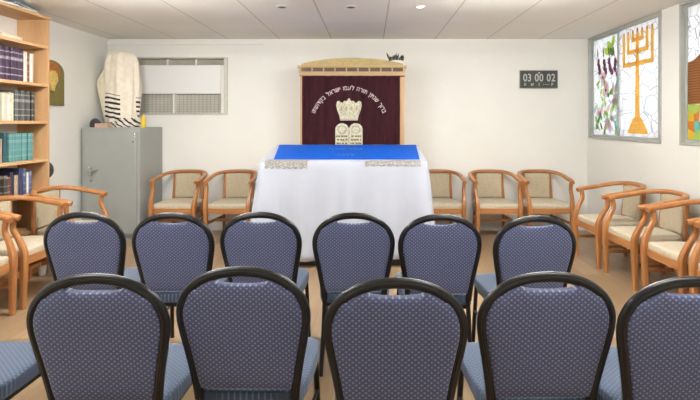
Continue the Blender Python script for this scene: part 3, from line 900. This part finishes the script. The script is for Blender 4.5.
for i in range(N): bm.faces.new((rings[0][i], inner[i], inner[(i + 1) % N], rings[0][(i + 1) % N]))
bm.faces.new(inner)
cl = link('tablecloth', bm, M['cloth'], None, True, (TXC, tyc, 0)); setp(cl, 'white floor-length cloth draped over the reading table before the ark', 'tablecloth')
so = cl.modifiers.new('thickness', 'SOLIDIFY'); so.thickness = .002; so.offset = 1
def trim_strip(x0, x1, tops, drop, name='embroidered_trim'):
    bm = bmesh.new(); n = 24; y = -thd
    prof = [(y + tops, cz_top(y + tops) + .0062), (y + .0, cz_top(y) + .0062), (y - .019, cz_top(y) - .006), (y - .024, cz_top(y) - drop)]
    F1, F2 = [], []
    for q, (yy, zz) in enumerate(prof):
        F1.append([bm.verts.new((x0 + (x1 - x0) * i / n, yy, zz - (.008 * math.sin(i * 1.9) if q == 3 else 0))) for i in range(n + 1)])
        F2.append([bm.verts.new((x0 + (x1 - x0) * i / n, yy + (.002 if q > 1 else 0), zz - .003 - (.008 * math.sin(i * 1.9) if q == 3 else 0))) for i in range(n + 1)])
    for G_ in (F1, F2):
        for q in range(3):
            for i in range(n): bm.faces.new((G_[q][i], G_[q][i + 1], G_[q + 1][i + 1], G_[q + 1][i]))
    for i in range(n):
        for q in (0, 3): bm.faces.new((F1[q][i], F2[q][i], F2[q][i + 1], F1[q][i + 1]))
    for q in range(3):
        for i in (0, n): bm.faces.new((F1[q][i], F1[q + 1][i], F2[q + 1][i], F2[q][i]))
    return link(name, bm, M['lace'], cl)
trim_strip(-.745, -.34, .09, .055); trim_strip(.20, .73, .05, .032)
# blue velvet cover
bm = bmesh.new(); n = 30
A_ = []; B2 = []
for j in range(9):
    f = j / 8; y = thd - .035 - (2 * thd - .035 - .085) * f
    xl = -.765 + .085 * f; xr = .765 - .035 * f
    A_.append([bm.verts.new((xl + (xr - xl) * i / n, y, cz_top(y) + .0085 + .0015 * math.sin(i * 1.1 + j))) for i in range(n + 1)])
    B2.append([bm.verts.new((xl + (xr - xl) * i / n, y, cz_top(y) + .0045)) for i in range(n + 1)])
for j in range(8):
    for i in range(n):
        bm.faces.new((A_[j][i], A_[j][i + 1], A_[j + 1][i + 1], A_[j + 1][i])); bm.faces.new((B2[j][i], B2[j + 1][i], B2[j + 1][i + 1], B2[j][i + 1]))
for i in range(n):
    for j in (0, 8): bm.faces.new((A_[j][i], A_[j][i + 1], B2[j][i + 1], B2[j][i]))
for j in range(8):
    for i in (0, n): bm.faces.new((A_[j][i], A_[j + 1][i], B2[j + 1][i], B2[j][i]))
bc = setp(link('table_cover', bm, M['blue'], None, True, (TXC, tyc, 0)), 'royal blue velvet cover spread on the sloping top of the white-draped table', 'cover')
for wd, y, size, x in (('כתר', .12, .085, .17), ('תורה', .12, .085, -.01), ('לזכר', -.2, .085, .09)):
    bm = bmesh.new()
    for c_ in wd:
        w_ = glyph_mesh(c_, size)[1]
        add_glyph(bm, c_, size, lambda a_, b_, d_, x=x, y=y, w_=w_: Vector((x - w_ / 2 + a_, y + b_ * 1.6, cz_top(y + b_ * 1.6) + d_)), .0118, .008)
        x -= w_ + .012
    link('stitched_word', bm, M['blueletters'], bc, False)


# ------------------------------------------------------------------ plaque on the back wall
pz0, pz1 = 1.367 + (122 - 88.3) / 79, 1.367 + (122 - 70.6) / 79; px0, px1 = (519.5 - VX) / 79, (557 - VX) / 79
pcx, pcz = (px0 + px1) / 2, (pz0 + pz1) / 2; phw, phh = (px1 - px0) / 2, (pz1 - pz0) / 2
t = empty('wall_plaque', (pcx, YB, pcz), 0, 'dark grey plaque with pale digits on the back wall near the window', 'plaque')
link('board', bx(-phw, phw, -.028, -.001, -phh, phh, bev=.004), M['sign'], t, False)
bm = bmesh.new(); fw = bmesh.new()
frame_pts = rrect(2 * phw - .01, 2 * phh - .01, .004, 2)
tube(fw, [Vector((a_, -.028, b_)) for a_, b_ in frame_pts], .004, .004, closed=True, up=Vector((0, 1, 0)), seg=6)
link('border', fw, plain('plaque_border', (96, 98, 92), .4), t)
def put(s, cx, z, size, sx=1.0, gap=.006):
    ws_ = [glyph_mesh(c_, size)[1] * sx for c_ in s]; tot = sum(ws_) + gap * (len(s) - 1); x = cx - tot / 2
    for c_, w_ in zip(s, ws_):
        add_glyph(bm, c_, size, lambda a_, b_, d_, x=x, w_=w_: Vector((x + w_ / 2 + a_ * sx, d_, z + b_)), -.031, -.0275); x += w_ + gap
for s, cx in (('03', -.15), ('00', .0), ('02', .15)): put(s, cx, -.026, .135, .8, .008)
prism(bm, [(.014 * math.cos(i * PI / 6), .080 + .009 * math.sin(i * PI / 6)) for i in range(12)], front, -.031, -.0275)
put('11', -.175, -.082, .05, 1, .01); put('ש', -.085, -.082, .055); put('1', 0, -.085, .06)
put('P', .168, -.082, .05)
for i in range(4): box(bm, .05 + i * .022, .062 + i * .022, -.031, -.0275, -.068, -.062)
link('digits', bm, M['signtext'], t, False)

# ------------------------------------------------------------------ tub armchairs
def tub():
    t = empty('tub_chair', (0, 0, 0), 0, 'x', 'chair', 'wooden tub armchairs along the walls')
    U = Vector((0, 0, 1))
    hw_ = .264
    half = [(hw_, .215, .668), (hw_ + .012, .16, .682), (hw_ + .012, .04, .700), (hw_ + .004, -.08, .722), (.235, -.175, .738), (.165, -.238, .748), (.085, -.262, .752)]
    path = half + [(0, -.267, .753)] + [(-a_, b_, c_) for a_, b_, c_ in reversed(half)]
    bm = bmesh.new(); tube(bm, spline(path, 5), .026, .021, U, 12, sq=.7); link('arm_rail', bm, M['railwood'], t)
    for s in (-1, 1):
        x = s * .252
        bm = bmesh.new()
        pth = spline([(x, .235, 0), (x, .24, .2), (x, .243, .36), (x + s * .002, .238, .43), (x + s * .008, .205, .51), (x + s * .014, .165, .58), (x + s * .018, .165, .64), (x + s * .02, .175, .672)], 4)
        n_ = len(pth)
        tp = [.78 + .3 * min(1, p.z / .36) if p.z < .4 else max(.78, 1.08 - (p.z - .4) * 2.2) for p in pth]
        tube(bm, pth, .025, .025, Vector((0, 1, 0)), 8, sq=.55, taper=tp); link('leg', bm, M['chairwood'], t)
        xr = s * .185
        bm = bmesh.new()
        pth = spline([(xr * 1.05, -.255, 0), (xr, -.225, .2), (xr, -.215, .36), (xr * .97, -.225, .5), (xr * .93, -.236, .64), (xr * .92, -.237, .742)], 4)
        tube(bm, pth, .018, .018, Vector((0, 1, 0)), 8, sq=.55, taper=[.85 + .15 * min(1, p.z / .36) for p in pth]); link('leg', bm, M['chairwood'], t)
    # curved back pad between the rear posts
    bm = bmesh.new()
    pts = rrect(.315, .30, .012, 3)
    out = []
    for i in range(len(pts)):
        a_, b_ = Vector(pts[i]), Vector(pts[(i + 1) % len(pts)]); n_ = max(1, int((b_ - a_).length / .03))
        for q in range(n_): out.append(tuple(a_ + (b_ - a_) * q / n_))
    puff(bm, out, lambda a_, b_, d_: Vector((a_, -.243 + 1.1 * a_ * a_ * .9 - (b_) * .05 + d_, .577 + b_)), .02, .010); link('back_pad', bm, M['tubpanel'], t)
    # seat frame + cushion
    ol = [(.245, .235), (.262, .05), (.235, -.12), (.17, -.205), (0, -.225)]
    o2 = spline([(a_, b_, 0) for a_, b_ in ol], 5)
    outl = [(p.x, p.y) for p in o2] + [(-p.x, p.y) for p in reversed(o2[:-1])]
    outl = outl + [(-.245 + .49 * i / 8, .235 + .012 * math.sin(PI * i / 8)) for i in range(1, 8)]
    bm = bmesh.new(); prism(bm, outl, lambda a_, b_, d_: Vector((a_, b_, d_)), .315, .375); link('seat_frame', bm, M['railwood'], t, False)
    bm = bmesh.new(); puff(bm, [(a_ * .965, b_ * .965) for a_, b_ in outl], lambda a_, b_, d_: Vector((a_, b_, .392 + d_)), .038, .016); link('seat', bm, M['tubfabric'], t)
    for s in (-1, 1):
        bm = bmesh.new(); tube(bm, [Vector((s * .25, .235, .20)), Vector((s * .188, -.22, .20))], .011, .016, U, 8, sq=.6); link('stretcher', bm, M['chairwood'], t)
    bm = bmesh.new(); tube(bm, [Vector((-.22, .02, .20)), Vector((.22, .02, .20))], .011, .016, U, 8, sq=.6); link('stretcher', bm, M['railwood'], t)
    return t
proto = tub(); used = False
def place_tub(x, y, rz, label, sx=1.0, sy=1.0):
    global used
    o = copy_tree(proto) if used else proto
    used = True
    o.location = (x, y, 0); o.rotation_euler = (0, 0, rz); o.scale = (sx, sy, 1); o['label'] = label
YC = 5.62
for u, l in ((172.5, 'wooden tub armchair at the back wall, right beside the grey locker'), (227, 'wooden tub armchair at the back wall, just left of the white-draped table'),
             (442.5, 'wooden tub armchair at the back wall, half hidden by white cloth, right of the table'), (499, 'wooden tub armchair at the back wall, second right of the draped table'),
             (551, 'wooden tub armchair at the back wall, rightmost there, in the corner by the windows')):
    place_tub(PX(u, 5.38), YC, PI, l, .97)
for (x, y, a, l) in ((2.36, 4.61, 92, 'wooden tub armchair on the right wall, farthest, under the menorah window'), (2.385, 4.045, 91, 'wooden tub armchair on the right wall, second from the back corner'),
                     (2.42, 3.50, 90, 'wooden tub armchair on the right wall, third from the back corner'), (2.43, 2.95, 90, 'wooden tub armchair on the right wall, nearest, cut by the picture edge')):
    place_tub(x, y, R(a), l, .895)
for (x, y, a, l) in ((-2.742, 4.28, -90, 'wooden tub armchair on the left, farthest, nearest the grey locker'), (-2.742, 3.68, -90, 'wooden tub armchair on the left in front of the bookcase, middle of three'),
                     (-2.742, 3.085, -90, 'wooden tub armchair on the left, nearest, cut off by the left edge')):
    place_tub(x, y, R(a), l, .97, .88)

# small white cup under the left chairs
bm = bmesh.new(); lathe(bm, [(.028, 0), (.034, .085), (.036, .09), (.031, .09), (.026, .012)], seg=18)
setp(link('cup', bm, M['white'], None, True, (PX(40, 4.2) + .02, 4.2, .0005)), 'small white cup on the floor under the left tub chairs', 'cup')

# ------------------------------------------------------------------ banquet chairs
def banquet():
    t = empty('banquet_chair', (0, 0, 0), 0, 'x', 'chair', 'blue dotted banquet chairs in two rows')
    def rake(z): return -.2 - .075 * max(0, (z - .42)) / .48
    halfc = [(0, .884), (.06, .8785), (.115, .861), (.156, .835), (.188, .799), (.206, .755), (.2085, .71), (.200, .65), (.188, .585), (.177, .52), (.169, .46), (.165, .41)]
    pr = spline([(a_, 0, b_) for a_, b_ in halfc], 5)
    full = [Vector((-p.x, rake(p.z), p.z)) for p in reversed(pr[1:])] + [Vector((p.x, rake(p.z), p.z)) for p in pr]
    bm = bmesh.new()
    tube(bm, full, .0175, .0125, Vector((0, 1, 0)), 12, sq=.8)
    # raised bead along the middle of the frame, both sides
    for dy in (-.0125, .0125): tube(bm, [p + Vector((0, dy, 0)) for p in full], .006, .004, Vector((0, 1, 0)), 6)
    link('back_frame', bm, M['black'], t)
    # upholstered back pad with scooped top
    inner = [(max(0, p.x - .008), p.z - (.008 if p.x < .17 else 0)) for p in pr]
    rt = [(a_, b_) for a_, b_ in inner if a_ >= .092 and b_ > .475]
    scoop = [(.092 * math.cos(PI * i / 14), .857 - .018 * math.sin(PI * i / 14) ** .7) for i in range(1, 14)]
    rt0 = [(.155, .462)] 
    right = list(reversed(rt))           # bottom -> top
    bottom = [(-.155 + .31 * i / 12, .452) for i in range(0, 13)]
    outl = bottom + right + scoop + [(-a_, b_) for a_, b_ in rt]
    bm = bmesh.new(); puff(bm, outl, lambda a_, b_, d_: Vector((a_, rake(b_) + d_, b_)), .021, .008); link('backrest', bm, M['backblue'], t)
    # seat
    o2 = spline([(.18, -.2, 0), (.2, -.1, 0), (.206, .04, 0), (.207, .14, 0), (.19, .192, 0), (.145, .213, 0), (0, .22, 0)], 5)
    outl = [(p.x, p.y) for p in o2] + [(-p.x, p.y) for p in reversed(o2[:-1])] + [(-.18 + .36 * i / 8, -.2 - .01 * math.sin(PI * i / 8)) for i in range(1, 8)]
    bm = bmesh.new(); puff(bm, outl, lambda a_, b_, d_: Vector((a_, b_, .410 + d_)), .036, .02); link('seat', bm, M['seatblue'], t)
    bm = bmesh.new(); prism(bm, [(a_ * .93, b_ * .93) for a_, b_ in outl], lambda a_, b_, d_: Vector((a_, b_, d_)), .358, .392); link('seat_frame', bm, M['black'], t, False)
    for s in (-1, 1):
        bm = bmesh.new(); tube(bm, spline([(s * .185, .175, .385), (s * .192, .188, .2), (s * .198, .205, 0)], 5), .0125, seg=10); link('leg', bm, M['black'], t)
        bm = bmesh.new(); tube(bm, spline([(s * .162, -.2, .42), (s * .17, -.215, .2), (s * .18, -.25, 0)], 5), .0125, seg=10); link('leg', bm, M['black'], t)
        bm = bmesh.new(); tube(bm, [Vector((s * .194, .19, .22)), Vector((s * .17, -.213, .22))], .008, seg=8); link('stretcher', bm, M['black'], t)
    return t
bproto = banquet(); bused = False
def place_b(u, vtop, w, label, rz=0.0):
    """w = distance of the top of the back from the camera plane"""
    global bused
    o = copy_tree(bproto) if bused else bproto
    bused = True
    x = PX(u, w)
    o.location = (x - .27 * math.sin(R(rz)), w + .27 * math.cos(R(rz)), 0); o.rotation_euler = (0, 0, R(rz)); o.scale = (1.012 if w < 2 else .985, 1, .982); o['label'] = label
Y1, Y2 = 1.50, 2.47
place_b(95, 273, 1.500, 'blue banquet chair in the nearer row, first whole back from the left', 1)
place_b(241.5, 266, 1.573, 'blue banquet chair in the nearer row, second whole back from the left', -1)
place_b(396, 277, 1.461, 'blue banquet chair in the nearer row, middle one before the draped table', 0)
place_b(549, 271, 1.520, 'blue banquet chair in the nearer row, fourth back from the left', 1)
place_b(694, 276, 1.471, 'blue banquet chair in the nearer row, back cut by the right edge', -1)
place_b(-95, 273, 1.52, 'blue banquet chair in the lower left corner with only its seat in view', 1)
place_b(82.5, 209, 2.530, 'blue banquet chair in the farther row, leftmost, beside the left tub chairs', 0)
place_b(171.5, 211, 2.510, 'blue banquet chair in the farther row, second from left, before the locker', 0)
place_b(260, 209, 2.530, 'blue banquet chair in the farther row, third from left', -1)
place_b(353.5, 211, 2.510, 'blue banquet chair in the farther row, before the middle of the white cloth', 0)
place_b(440.5, 213, 2.470, 'blue banquet chair in the farther row, second from right', 1)
place_b(536.5, 213, 2.430, 'blue banquet chair in the farther row, rightmost, set slightly apart', 4)

# ------------------------------------------------------------------ light
w = bpy.data.worlds.new('daylight'); sc.world = w; w.use_nodes = True
w.node_tree.nodes['Background'].inputs[0].default_value = (.93, .97, 1.0, 1); w.node_tree.nodes['Background'].inputs[1].default_value = 1.5

cam = bpy.data.cameras.new('camera'); co = bpy.data.objects.new('camera', cam); COL.objects.link(co)
co.location = (0, 0, EYE); co.rotation_euler = (R(90), 0, 0)
cam.sensor_fit = 'HORIZONTAL'; cam.sensor_width = 36; cam.lens = F / 700 * 36
cam.shift_x = -(VX - 350) / 700; cam.shift_y = -(200 - VY) / 700
cam.clip_start = .05
sc.camera = co
sc.view_settings.view_transform = 'Standard'; sc.view_settings.look = 'None'
sc.view_settings.gamma = 1; sc.view_settings.use_curve_mapping = False
sc.view_settings.exposure = 0.2
